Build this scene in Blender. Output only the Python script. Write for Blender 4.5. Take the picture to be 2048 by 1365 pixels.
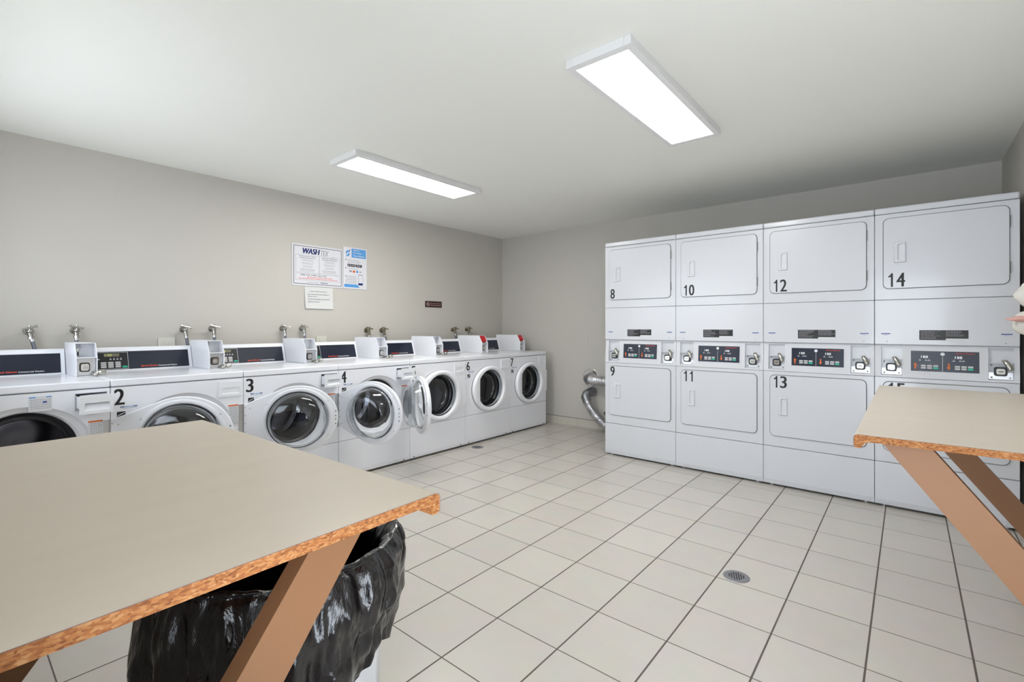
import bpy, bmesh, math, random
from mathutils import Vector, Matrix, noise
random.seed(7)
for o in list(bpy.data.objects): bpy.data.objects.remove(o)
S = bpy.context.scene
COL = S.collection
PI = math.pi

# ------------------------------------------------------------ camera
cam_d = bpy.data.cameras.new('camera')
cam = bpy.data.objects.new('camera', cam_d); COL.objects.link(cam)
cam.location = (4.3534, -4.8939, 1.2015)
cam.rotation_euler = (math.radians(90), 0, math.radians(39.0254))
cam_d.sensor_fit = 'HORIZONTAL'; cam_d.sensor_width = 36.0
cam_d.lens = 948.634 * 36.0 / 2048.0
cam_d.shift_x = (1024 - 1048.167) / 2048.0
cam_d.shift_y = (655.339 - 682.5) / 2048.0
cam_d.clip_start = 0.02; cam_d.clip_end = 60
S.camera = cam

# ------------------------------------------------------------ light, exposure
S.view_settings.view_transform = 'Standard'
S.view_settings.look = 'None'
S.view_settings.gamma = 1.0
S.view_settings.exposure = 0.78
S.view_settings.use_curve_mapping = False
PANEL_W = 14.5          # emission of the two ceiling panels
WIN_FILL_W = 7.5           # power of the fill light at the added, unseen window
DOOR_FILL_W = 24.0          # power of the fill light at the added, unseen glass door
w = bpy.data.worlds.new('sky'); S.world = w; w.use_nodes = True
w.node_tree.nodes['Background'].inputs[0].default_value = (0.80, 0.88, 1.0, 1)
w.node_tree.nodes['Background'].inputs[1].default_value = 1.6
def area(name, loc, rot, sx, sy, power, col):
    d = bpy.data.lights.new(name, 'AREA'); d.shape = 'RECTANGLE'; d.size = sx; d.size_y = sy
    d.energy = power; d.color = col
    o = bpy.data.objects.new(name, d); COL.objects.link(o); o.location = loc; o.rotation_euler = rot
    return o
# fill lights standing in for sky light at an added window and glass door
area('window_fill', (1.35, -4.975, 1.50), (math.radians(108), 0, 0), 1.9, 1.0, WIN_FILL_W, (0.90, 0.95, 1.0))
area('door_fill', (4.33, -4.975, 1.05), (math.radians(118), 0, 0), .8, 1.9, DOOR_FILL_W, (0.84, 0.91, 1.0))

# ------------------------------------------------------------ materials
MATS = {}
def mat(name, col=(.8, .8, .8), rough=.5, metal=0., spec=.5, coat=0., emis=None, estr=0., trans=0., ior=1.45, bump=None, noisecol=None):
    if name in MATS: return MATS[name]
    m = bpy.data.materials.new(name); m.use_nodes = True
    nt = m.node_tree; b = nt.nodes['Principled BSDF']
    b.inputs['Base Color'].default_value = (*col, 1); b.inputs['Roughness'].default_value = rough
    b.inputs['Metallic'].default_value = metal; b.inputs['Specular IOR Level'].default_value = spec
    b.inputs['Coat Weight'].default_value = coat; b.inputs['Coat Roughness'].default_value = .08
    b.inputs['IOR'].default_value = ior
    if trans: b.inputs['Transmission Weight'].default_value = trans
    if emis: b.inputs['Emission Color'].default_value = (*emis, 1); b.inputs['Emission Strength'].default_value = estr
    if bump or noisecol:
        tc = nt.nodes.new('ShaderNodeTexCoord')
        if noisecol:
            sc, amt, stretch = noisecol
            mp = nt.nodes.new('ShaderNodeMapping'); mp.inputs['Scale'].default_value = stretch
            n = nt.nodes.new('ShaderNodeTexNoise'); n.inputs['Scale'].default_value = sc; n.inputs['Detail'].default_value = 5
            r = nt.nodes.new('ShaderNodeMix'); r.data_type = 'RGBA'
            r.inputs[6].default_value = (*[c * (1 - amt) for c in col], 1); r.inputs[7].default_value = (*[min(1, c * (1 + amt)) for c in col], 1)
            nt.links.new(tc.outputs['Object'], mp.inputs[0]); nt.links.new(mp.outputs[0], n.inputs['Vector'])
            nt.links.new(n.outputs['Fac'], r.inputs[0]); nt.links.new(r.outputs[2], b.inputs['Base Color'])
        if bump:
            sc, st, dist = bump
            n = nt.nodes.new('ShaderNodeTexNoise'); n.inputs['Scale'].default_value = sc; n.inputs['Detail'].default_value = 4
            bp = nt.nodes.new('ShaderNodeBump'); bp.inputs['Strength'].default_value = st; bp.inputs['Distance'].default_value = dist
            nt.links.new(tc.outputs['Object'], n.inputs['Vector']); nt.links.new(n.outputs['Fac'], bp.inputs['Height'])
            nt.links.new(bp.outputs['Normal'], b.inputs['Normal'])
    MATS[name] = m
    return m

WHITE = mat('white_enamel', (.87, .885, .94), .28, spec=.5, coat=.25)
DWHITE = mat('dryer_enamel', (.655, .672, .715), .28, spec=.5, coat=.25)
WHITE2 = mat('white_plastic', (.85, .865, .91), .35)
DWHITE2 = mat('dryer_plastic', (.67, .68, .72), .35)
DOORW = mat('white_door_plastic', (.87, .88, .93), .30)
SEAM = mat('seam_grey', (.16, .16, .17), .6)
LCHROME = mat('lock_chrome', (.50, .49, .45), .2, 1.0)
GAP = mat('door_gap_grey', (.17, .17, .165), .6)
BLACK = mat('black_print', (.012, .012, .014), .45)
DARK = mat('dark_plastic', (.02, .02, .022), .4)
RUBBER = mat('black_rubber', (.015, .015, .02), .3, spec=.6)
STEEL = mat('brushed_steel', (.62, .62, .64), .28, 1.0)
CHROME = mat('chrome', (.78, .77, .74), .12, 1.0)
DRUM = mat('drum_steel', (.19, .19, .225), .22, 1.0)
PLATE = mat('zinc_plate', (.66, .67, .69), .32, 1.0)
NAVY = mat('navy_panel', (.010, .015, .032), .3, spec=.5)
KEYP = mat('keypad_black', (.008, .009, .012), .35)
REDP = mat('red_lettering', (.75, .07, .03), .5)
ORNG = mat('orange_print', (.72, .16, .03), .5)
WPRT = mat('white_lettering', (.80, .80, .82), .5)
GPRT = mat('grey_lettering', (.30, .30, .33), .5)
BTN = mat('grey_button', (.55, .55, .56), .45)
GREEN = mat('green_button', (.02, .48, .30), .4)
LCD = mat('olive_display', (.16, .16, .10), .3)
LCDY = mat('yellow_digit', (.55, .55, .16), .4, emis=(.6, .6, .2), estr=.25)
DIGIT = mat('white_digit', (.8, .8, .8), .4, emis=(.9, .95, 1), estr=.6)
BLUE = mat('blue_print', (.03, .08, .33), .5)
LBLUE = mat('light_blue_print', (.10, .34, .72), .5)
PAPER = mat('paper', (.74, .74, .79), .6)
PAPER2 = mat('plain_paper', (.72, .73, .72), .7)
DKBLUE = mat('dark_blue_print', (.012, .025, .14), .5)
REDSLOT = mat('red_coin_slot', (.62, .02, .03), .35)
TABLEW = mat('laminate', (.60, .53, .435), .34, noisecol=(3.0, .05, (6, 1, 1)), spec=.4)
LEDGE = mat('laminate_edge', (.16, .09, .07), .5)
PAINT = mat('tan_paint', (.270, .132, .060), .55, bump=(30, .15, .002))
FOIL = mat('foil', (.82, .82, .84), .26, 1.0, bump=(70, .5, .004))
GALV = mat('galvanised_grey', (.30, .31, .33), .38, .85)
HOSE = mat('braided_hose', (.18, .19, .23), .45, .4)
BIN = mat('bin_plastic', (.72, .73, .76), .4)
OUTLET = mat('outlet_plastic', (.70, .69, .62), .45)
MAROON = mat('maroon_sign', (.035, .006, .006), .4)
SIGNTX = mat('sign_lettering', (.50, .36, .34), .5)
DRAIN = mat('drain_metal', (.33, .33, .35), .38, .9)
HOLE = mat('dark_hole', (.01, .01, .01), .8)
FRAMEW = mat('lamp_frame_white', (.80, .80, .80), .4)
DIFF = mat('lamp_diffuser', (.9, .9, .9), .4, emis=(1, .985, .94), estr=PANEL_W)
CPINK = mat('pink_fabric', (.62, .36, .32), .9, bump=(60, .5, .004))
CWHITE = mat('white_fabric', (.62, .60, .56), .9, bump=(60, .5, .004))
STICK = mat('sticker_white', (.72, .73, .76), .5)

def glass_mat(name, col, rough=0.0):
    m = bpy.data.materials.new(name); m.use_nodes = True; b = m.node_tree.nodes['Principled BSDF']
    b.inputs['Base Color'].default_value = (*col, 1); b.inputs['Roughness'].default_value = rough
    b.inputs['Transmission Weight'].default_value = 1.0; b.inputs['IOR'].default_value = 1.45
    return m
GLASS = glass_mat('door_glass', (.90, .93, .95), .0)
WGLASS = glass_mat('window_glass', (.98, .99, 1.0), .0)

def tile_mat():
    m = bpy.data.materials.new('floor_tile'); m.use_nodes = True; nt = m.node_tree; N = nt.nodes; L = nt.links
    b = N['Principled BSDF']; tc = N.new('ShaderNodeTexCoord'); sp = N.new('ShaderNodeSeparateXYZ'); L.new(tc.outputs['Object'], sp.inputs[0])
    s = 0.3005
    def M(op, a, bb=None):
        n = N.new('ShaderNodeMath'); n.operation = op
        for i, v in enumerate((a, bb)):
            if v is None: continue
            if isinstance(v, (int, float)): n.inputs[i].default_value = v
            else: L.new(v, n.inputs[i])
        return n.outputs[0]
    masks = []; cells = []
    for out, off, hw in ((sp.outputs[0], 3.0334, .0034), (sp.outputs[1], -3.7417, .0022)):
        u = M('DIVIDE', M('SUBTRACT', out, off), s)
        cells.append(M('FLOOR', u))
        f = M('FRACT', M('ADD', M('FRACT', M('ADD', u, 0.5)), 1.0))
        d = M('MULTIPLY', M('ABSOLUTE', M('SUBTRACT', f, 0.5)), s)
        mr = N.new('ShaderNodeMapRange'); mr.interpolation_type = 'SMOOTHSTEP'
        mr.inputs['From Min'].default_value = hw * .7; mr.inputs['From Max'].default_value = hw * 1.25
        L.new(d, mr.inputs['Value']); masks.append(mr.outputs[0])
    mk = M('MULTIPLY', masks[0], masks[1])
    cb = N.new('ShaderNodeCombineXYZ'); L.new(cells[0], cb.inputs[0]); L.new(cells[1], cb.inputs[1])
    wn = N.new('ShaderNodeTexWhiteNoise'); L.new(cb.outputs[0], wn.inputs['Vector'])
    mx = N.new('ShaderNodeMix'); mx.data_type = 'RGBA'
    mx.inputs[6].default_value = (.565, .535, .49, 1); mx.inputs[7].default_value = (.60, .57, .52, 1)
    L.new(wn.outputs['Value'], mx.inputs[0])
    ns = N.new('ShaderNodeTexNoise'); ns.inputs['Scale'].default_value = 9; L.new(tc.outputs['Object'], ns.inputs['Vector'])
    m2 = N.new('ShaderNodeMix'); m2.data_type = 'RGBA'; m2.blend_type = 'MULTIPLY'; m2.inputs[0].default_value = .10
    L.new(mx.outputs[2], m2.inputs[6]); L.new(ns.outputs['Color'], m2.inputs[7])
    gx = N.new('ShaderNodeMix'); gx.data_type = 'RGBA'; gx.inputs[6].default_value = (.115, .095, .085, 1)
    L.new(mk, gx.inputs[0]); L.new(m2.outputs[2], gx.inputs[7]); L.new(gx.outputs[2], b.inputs['Base Color'])
    rr = N.new('ShaderNodeMapRange'); rr.inputs['To Min'].default_value = .8; rr.inputs['To Max'].default_value = .27
    L.new(mk, rr.inputs['Value']); L.new(rr.outputs[0], b.inputs['Roughness'])
    bp = N.new('ShaderNodeBump'); bp.inputs['Strength'].default_value = .6; bp.inputs['Distance'].default_value = .0015
    L.new(mk, bp.inputs['Height']); L.new(bp.outputs[0], b.inputs['Normal'])
    return m

def particle_mat():
    m = bpy.data.materials.new('particleboard'); m.use_nodes = True; nt = m.node_tree; N = nt.nodes; L = nt.links
    b = N['Principled BSDF']; tc = N.new('ShaderNodeTexCoord')
    mp = N.new('ShaderNodeMapping'); mp.inputs['Scale'].default_value = (1, 1, 2.2); L.new(tc.outputs['Object'], mp.inputs[0])
    v = N.new('ShaderNodeTexVoronoi'); v.inputs['Scale'].default_value = 190; L.new(mp.outputs[0], v.inputs['Vector'])
    n = N.new('ShaderNodeTexNoise'); n.inputs['Scale'].default_value = 60; n.inputs['Detail'].default_value = 6; L.new(mp.outputs[0], n.inputs['Vector'])
    a = N.new('ShaderNodeMath'); a.operation = 'ADD'; L.new(v.outputs['Color'], a.inputs[0]); L.new(n.outputs['Fac'], a.inputs[1])
    h = N.new('ShaderNodeMath'); h.operation = 'MULTIPLY'; h.inputs[1].default_value = .5; L.new(a.outputs[0], h.inputs[0])
    cr = N.new('ShaderNodeValToRGB'); e = cr.color_ramp.elements
    e[0].position = .28; e[0].color = (.17, .052, .011, 1); e[1].position = .82; e[1].color = (.47, .25, .10, 1)
    x = cr.color_ramp.elements.new(.5); x.color = (.33, .12, .030, 1)
    L.new(h.outputs[0], cr.inputs[0]); L.new(cr.outputs[0], b.inputs['Base Color'])
    b.inputs['Roughness'].default_value = .8
    bp = N.new('ShaderNodeBump'); bp.inputs['Strength'].default_value = .5; bp.inputs['Distance'].default_value = .001
    L.new(h.outputs[0], bp.inputs['Height']); L.new(bp.outputs[0], b.inputs['Normal'])
    return m

def bag_mat():
    m = bpy.data.materials.new('black_bag'); m.use_nodes = True; nt = m.node_tree; N = nt.nodes; L = nt.links
    b = N['Principled BSDF']; b.inputs['Base Color'].default_value = (.006, .005, .006, 1); b.inputs['Roughness'].default_value = .13
    b.inputs['Specular IOR Level'].default_value = .7
    tc = N.new('ShaderNodeTexCoord'); mp = N.new('ShaderNodeMapping'); mp.inputs['Scale'].default_value = (1, 1, .45)
    mp.inputs['Rotation'].default_value = (0.25, .3, 0)
    L.new(tc.outputs['Object'], mp.inputs[0])
    n = N.new('ShaderNodeTexNoise'); n.inputs['Scale'].default_value = 17; n.inputs['Detail'].default_value = 6; n.inputs['Distortion'].default_value = 1.2
    L.new(mp.outputs[0], n.inputs['Vector'])
    v = N.new('ShaderNodeTexVoronoi'); v.inputs['Scale'].default_value = 11; v.feature = 'DISTANCE_TO_EDGE'; L.new(mp.outputs[0], v.inputs['Vector'])
    a = N.new('ShaderNodeMath'); a.operation = 'MULTIPLY_ADD'; a.inputs[1].default_value = .8; L.new(v.outputs['Distance'], a.inputs[0]); L.new(n.outputs['Fac'], a.inputs[2])
    bp = N.new('ShaderNodeBump'); bp.inputs['Strength'].default_value = .8; bp.inputs['Distance'].default_value = .012
    L.new(a.outputs[0], bp.inputs['Height']); L.new(bp.outputs[0], b.inputs['Normal'])
    return m

WALLM = mat('wall_paint', (.585, .560, .515), .55, bump=(180, .06, .002), noisecol=(2.2, .02, (1, 1, 1)), spec=.3)
CEILM = mat('ceiling_paint', (.87, .87, .82), .75, bump=(120, .08, .002), spec=.2)
TILE = tile_mat(); PARTB = particle_mat(); BAG = bag_mat()
BASET = mat('base_tile', (.60, .57, .50), .3)

# ------------------------------------------------------------ mesh builder
TEXTC = {'|': ([(.55, 0), (1, 0), (1, 1), (.62, 1), (.40, .86), (0, .80), (0, .69), (.55, .74)], [(0, 1, 2, 3, 4, 5, 6, 7)])}
def text_geo(s):
    if s in TEXTC: return TEXTC[s]
    cu = bpy.data.curves.new('t', 'FONT'); cu.body = s; cu.size = 1.0; cu.resolution_u = 4
    o = bpy.data.objects.new('t', cu); COL.objects.link(o)
    dg = bpy.context.evaluated_depsgraph_get(); dg.update()
    me = bpy.data.meshes.new_from_object(o.evaluated_get(dg))
    V = [tuple(v.co)[:2] for v in me.vertices]; F = [tuple(p.vertices) for p in me.polygons]
    bpy.data.objects.remove(o); bpy.data.curves.remove(cu); bpy.data.meshes.remove(me)
    x0 = min(v[0] for v in V); x1 = max(v[0] for v in V); y0 = min(v[1] for v in V); y1 = max(v[1] for v in V)
    TEXTC[s] = ([((v[0] - x0) / (x1 - x0), (v[1] - y0) / (y1 - y0)) for v in V], F)
    return TEXTC[s]

class MB:
    def __init__(s): s.v = []; s.f = []; s.fm = []; s.mats = []
    def mi(s, m):
        if m not in s.mats: s.mats.append(m)
        return s.mats.index(m)
    def add(s, V, F, m):
        k = len(s.v); s.v += [tuple(p) for p in V]; i = s.mi(m)
        for f in F: s.f.append(tuple(a + k for a in f)); s.fm.append(i)
        return s
    def box(s, a, b, m):
        (x0, y0, z0), (x1, y1, z1) = a, b
        V = [(x0, y0, z0), (x1, y0, z0), (x1, y1, z0), (x0, y1, z0), (x0, y0, z1), (x1, y0, z1), (x1, y1, z1), (x0, y1, z1)]
        return s.add(V, [(0, 3, 2, 1), (4, 5, 6, 7), (0, 1, 5, 4), (1, 2, 6, 5), (2, 3, 7, 6), (3, 0, 4, 7)], m)
    def prism(s, poly, axis, a, b, m, mcap=None):
        def P(p, t): return (t, p[0], p[1]) if axis == 'x' else ((p[0], t, p[1]) if axis == 'y' else (p[0], p[1], t))
        n = len(poly); V = [P(p, a) for p in poly] + [P(p, b) for p in poly]
        s.add(V, [(i, (i + 1) % n, n + (i + 1) % n, n + i) for i in range(n)], m)
        s.add(V, [tuple(range(n))[::-1], tuple(range(n, 2 * n))], mcap or m)
        return s
    def rrect(s, x0, x1, z0, z1, y0, y1, r, m, n=5):
        return s.prism(rrp(x0, x1, z0, z1, r, n), 'y', y0, y1, m)
    def loft(s, rings, m, cap0=False, cap1=False, closed=False):
        n = len(rings[0]); V = [p for r in rings for p in r]; F = []
        K = len(rings)
        for j in range(K if closed else K - 1):
            q = (j + 1) % K
            for i in range(n): F.append((j * n + i, j * n + (i + 1) % n, q * n + (i + 1) % n, q * n + i))
        if cap0: F.append(tuple(range(n))[::-1])
        if cap1: F.append(tuple((K - 1) * n + i for i in range(n)))
        return s.add(V, F, m)
    def lathe(s, prof, c, axis, m, seg=32, cap0=False, cap1=False, closed=False):
        R = []
        for r, h in prof:
            ring = []
            for i in range(seg):
                a = 2 * PI * i / seg; p, q = r * math.cos(a), r * math.sin(a)
                ring.append((c[0] + h, c[1] + p, c[2] + q) if axis == 'x' else ((c[0] + p, c[1] + h, c[2] + q) if axis == 'y' else (c[0] + p, c[1] + q, c[2] + h)))
            R.append(ring)
        return s.loft(R, m, cap0, cap1, closed)
    def tube(s, path, rad, m, seg=12, caps=True):
        path = [Vector(p) for p in path]; R = []; up = None
        for i, p in enumerate(path):
            t = (path[min(i + 1, len(path) - 1)] - path[max(i - 1, 0)]).normalized()
            if up is None: up = t.orthogonal().normalized()
            up = (up - t * up.dot(t)).normalized(); sd = t.cross(up)
            r = rad[i] if isinstance(rad, (list, tuple)) else rad
            R.append([tuple(p + up * (r * math.cos(2 * PI * k / seg)) + sd * (r * math.sin(2 * PI * k / seg))) for k in range(seg)])
        return s.loft(R, m, caps, caps)
    def ball(s, c, r, m, seg=14, sq=(1, 1, 1)):
        R = []
        for j in range(1, 9):
            a = PI * j / 9 ; R.append([(c[0] + sq[0] * r * math.sin(a) * math.cos(2 * PI * i / seg), c[1] + sq[1] * r * math.sin(a) * math.sin(2 * PI * i / seg), c[2] + sq[2] * r * math.cos(a)) for i in range(seg)])
        return s.loft(R, m, True, True)
    def text(s, t, x0, x1, z0, z1, y, m, slant=0., bold=0.):
        """text facing -y, filling the box exactly; bold repeats the outline sideways a little"""
        V, F = text_geo(t); W = x1 - x0; H = z1 - z0
        offs = [0.] if not bold else [-bold, 0., bold]
        for k, dx in enumerate(offs):
            s.add([(x0 + (u * (1 - slant * H / W) ) * W + slant * H * w_ + dx, y - k * .00002, z0 + w_ * H) for u, w_ in V], F, m)
        return s
    def greek(s, x0, x1, z, h, y, m, rnd, align=0):
        """a line of print too small to read: short dashes in word rhythm"""
        x = x0
        while x < x1 - h:
            l = min(h * rnd.uniform(1.5, 5), x1 - x); s.quad(x, x + l, z, z + h, y, m); x += l + h * .8
        return s
    def quad(s, x0, x1, z0, z1, y, m): return s.add([(x0, y, z0), (x1, y, z0), (x1, y, z1), (x0, y, z1)], [(0, 1, 2, 3)], m)
    def xf(s, fn, start=0): s.v = s.v[:start] + [tuple(fn(Vector(p))) for p in s.v[start:]]; return s
    def build(s, name, parent=None, bevel=0., key=None, recalc=True, loc=None, rot=None, sharp=32):
        global CACHE
        if key and key in CACHE: me = CACHE[key]
        else:
            me = bpy.data.meshes.new(name); me.from_pydata(s.v, [], s.f)
            for m in s.mats: me.materials.append(m)
            for p, i in zip(me.polygons, s.fm): p.material_index = i; p.use_smooth = True
            if recalc:
                b = bmesh.new(); b.from_mesh(me); bmesh.ops.recalc_face_normals(b, faces=b.faces); b.to_mesh(me); b.free()
            me.set_sharp_from_angle(angle=math.radians(sharp)); me.update()
            if key: CACHE[key] = me
        o = bpy.data.objects.new(name, me); COL.objects.link(o)
        if parent: o.parent = parent
        if loc: o.location = loc
        if rot: o.rotation_euler = rot
        if bevel:
            md = o.modifiers.new('bevel', 'BEVEL'); md.width = bevel; md.segments = 2; md.limit_method = 'ANGLE'; md.angle_limit = math.radians(50); md.harden_normals = False
        return o
CACHE = {}
def copies(o, offs):
    """further instances of one small part, sharing its mesh"""
    for d in offs:
        c = o.copy(); COL.objects.link(c); c.parent = o.parent; c.location = Vector(o.location) + Vector(d)
def rrp(x0, x1, z0, z1, r, n=5):
    P = []
    for cx, cz, a0 in ((x1 - r, z1 - r, 0), (x0 + r, z1 - r, 90), (x0 + r, z0 + r, 180), (x1 - r, z0 + r, 270)):
        for i in range(n + 1):
            a = math.radians(a0 + 90 * i / n); P.append((cx + r * math.cos(a), cz + r * math.sin(a)))
    return P
def hull(pts):
    pts = sorted(set((round(a, 5), round(b, 5)) for a, b in pts))
    def half(ps):
        h = []
        for p in ps:
            while len(h) > 1 and (h[-1][0] - h[-2][0]) * (p[1] - h[-2][1]) - (h[-1][1] - h[-2][1]) * (p[0] - h[-2][0]) <= 0: h.pop()
            h.append(p)
        return h
    a = half(pts); b = half(pts[::-1]); return a[:-1] + b[:-1]
def tag(o, label=None, cat=None, group=None, kind=None):
    if label: o['label'] = label
    if cat: o['category'] = cat
    if group: o['group'] = group
    if kind: o['kind'] = kind
    return o
def empty(name, loc, rz, label, cat, group=None):
    o = bpy.data.objects.new(name, None); COL.objects.link(o); o.location = loc; o.rotation_euler = (0, 0, rz)
    o.empty_display_size = .1
    return tag(o, label, cat, group)
def struct(name, mb, **k):
    o = mb.build(name, **k); return tag(o, kind='structure')

# ------------------------------------------------------------ room
XR, H, YN = 4.884, 2.4216, -4.99
T = .12
struct('floor', MB().box((-T, YN - T, -.05), (XR + T, T, 0), TILE))
struct('ceiling', MB().box((-T, YN - T, H), (XR + T, T, H + .1), CEILM))
struct('wall_left', MB().box((-T, YN - T, 0), (0, T, H), WALLM))
struct('wall_back', MB().box((0, 0, 0), (XR, T, H), WALLM))
struct('wall_right', MB().box((XR, YN - T, 0), (XR + T, T, H), WALLM))
WX0, WX1, WZ0, WZ1 = .35, 2.35, 1.05, 2.15
DX0, DX1, DZ1 = 3.88, 4.78, 2.06
mb = MB()
mb.box((0, YN - T, 0), (WX0, YN, H), WALLM).box((WX1, YN - T, 0), (DX0, YN, H), WALLM).box((DX1, YN - T, 0), (XR, YN, H), WALLM).box((DX0, YN - T, DZ1), (DX1, YN, H), WALLM)
mb.box((WX0, YN - T, 0), (WX1, YN, WZ0), WALLM).box((WX0, YN - T, WZ1), (WX1, YN, H), WALLM)
struct('wall_near', mb)
fr = MB()
for a, b in (((WX0, YN - .09, WZ0), (WX1, YN - .03, WZ0 + .05)), ((WX0, YN - .09, WZ1 - .05), (WX1, YN - .03, WZ1)),
             ((WX0, YN - .09, WZ0 + .05), (WX0 + .05, YN - .03, WZ1 - .05)), ((WX1 - .05, YN - .09, WZ0 + .05), (WX1, YN - .03, WZ1 - .05)),
             ((1.33, YN - .09, WZ0 + .05), (1.37, YN - .03, WZ1 - .05))): fr.box(a, b, FRAMEW)
wn = struct('added_window_1', fr)  # unseen window, added so that outside light can enter the room
for a, b in ((WX0 + .05, 1.33), (1.37, WX1 - .05)):
    MB().box((a, YN - .064, WZ0 + .05), (b, YN - .058, WZ1 - .05), WGLASS).build('pane', wn)
fr = MB()
for a, b in (((DX0, YN - .08, 0), (DX0 + .07, YN - .03, DZ1)), ((DX1 - .07, YN - .08, 0), (DX1, YN - .03, DZ1)),
             ((DX0 + .07, YN - .08, 0), (DX1 - .07, YN - .03, .14)), ((DX0 + .07, YN - .08, DZ1 - .08), (DX1 - .07, YN - .03, DZ1))): fr.box(a, b, FRAMEW)
dn_ = struct('added_door_1', fr)  # unseen glass door, added behind the camera for its frontal fill
MB().box((DX0 + .07, YN - .060, .14), (DX1 - .07, YN - .054, DZ1 - .08), WGLASS).build('pane', dn_)
# tiled skirting: pieces as one strip per wall, joints in the pattern of the floor
def skirting(name, along, a, b, sign):
    m = MB(); s = .3005; off = 3.0334 if along == 'x' else -3.7417
    k = math.floor((a - off) / s); x = off + k * s
    while x < b:
        p, q = max(a, x + .0015), min(b, x + s - .0015)
        if q - p > .01:
            if along == 'x': m.box((p, -.009, 0), (q, 0, .092), BASET)
            else:
                xx = (0, .009) if sign > 0 else (XR - .009, XR); m.box((xx[0], p, 0), (xx[1], q, .092), BASET)
        x += s
    if along == 'x': m.box((a, -.0085, 0), (b, 0, .097), SEAM)
    else:
        xx = (0, .005) if sign > 0 else (XR - .005, XR); m.box((xx[0], a, 0), (xx[1], b, .096), SEAM)
    struct(name, m)
skirting('baseboard_back', 'x', .01, XR - .01, 1)
skirting('baseboard_left', 'y', YN, -.01, 1)
skirting('baseboard_right', 'y', YN, -.01, -1)

# ------------------------------------------------------------ ceiling lights
def ceiling_light(x0, x1, y0, y1, label):
    t = empty('ceiling_light', ((x0 + x1) / 2, (y0 + y1) / 2, H), 0, label, 'ceiling light', 'slim rectangular ceiling lights')
    a, b = (x1 - x0) / 2, (y1 - y0) / 2; d = .040
    m = MB()
    m.box((-a, -b, -d), (-a + .032, b, 0), FRAMEW).box((a - .032, -b, -d), (a, b, 0), FRAMEW)
    m.box((-a + .032, -b, -d), (a - .032, -b + .04, 0), FRAMEW).box((-a + .032, b - .04, -d), (a - .032, b, 0), FRAMEW)
    m.build('frame', t, bevel=.002)
    MB().box((-a + .032, -b + .04, -d + .004), (a - .032, b - .04, -.012), DIFF).build('diffuser', t)
ceiling_light(3.137, 3.460, -3.09, -1.880, 'glowing white rectangular ceiling panel nearest the camera, above the middle of the floor')
ceiling_light(1.085, 1.425, -3.105, -1.885, 'glowing white rectangular ceiling panel farther away, nearer the wall with posters')

# ------------------------------------------------------------ washers
WU = .6844
CU, CZ = .350, .5555
def ell(a, b, y, n=72, c=(CU, CZ)): return [(c[0] + a * math.cos(2 * PI * i / n), y, c[1] + b * math.sin(2 * PI * i / n)) for i in range(n)]
PLATEG = mat('drawer_cavity_shade', (.45, .46, .50), .5)  # white plastic greyed, with the cavity's shade put into the colour
def front_plate(m):
    """sheet front with the wide elliptical dish for the door and a hole for the drawer"""
    x0, x1, z0, z1 = .0015, WU - .0015, .3055, .8635
    n = 72; inner = ell(.266, .2415, 0)
    outer = []
    angs = [2 * PI * i / n for i in range(n)]
    corners = {}
    for (cx, cz) in ((x0, z0), (x1, z0), (x1, z1), (x0, z1)):
        a = math.atan2(cz - CZ, cx - CU) % (2 * PI); k = min(range(n), key=lambda i: min(abs(angs[i] - a), 2 * PI - abs(angs[i] - a))); corners[k] = (cx, cz)
    for i, a in enumerate(angs):
        if i in corners: outer.append((corners[i][0], 0, corners[i][1])); continue
        c, s = math.cos(a), math.sin(a)
        t = min([((x1 - CU) / c if c > 1e-6 else 1e9), ((x0 - CU) / c if c < -1e-6 else 1e9), ((z1 - CZ) / s if s > 1e-6 else 1e9), ((z0 - CZ) / s if s < -1e-6 else 1e9)])
        outer.append((CU + c * t, 0, CZ + s * t))
    m.loft([[(p[0], .02, p[2]) for p in outer], outer, inner, ell(.250, .2275, .014), ell(.222, .215, .018), ell(.208, .208, .03), ell(.206, .206, .045)], WHITE)

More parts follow.
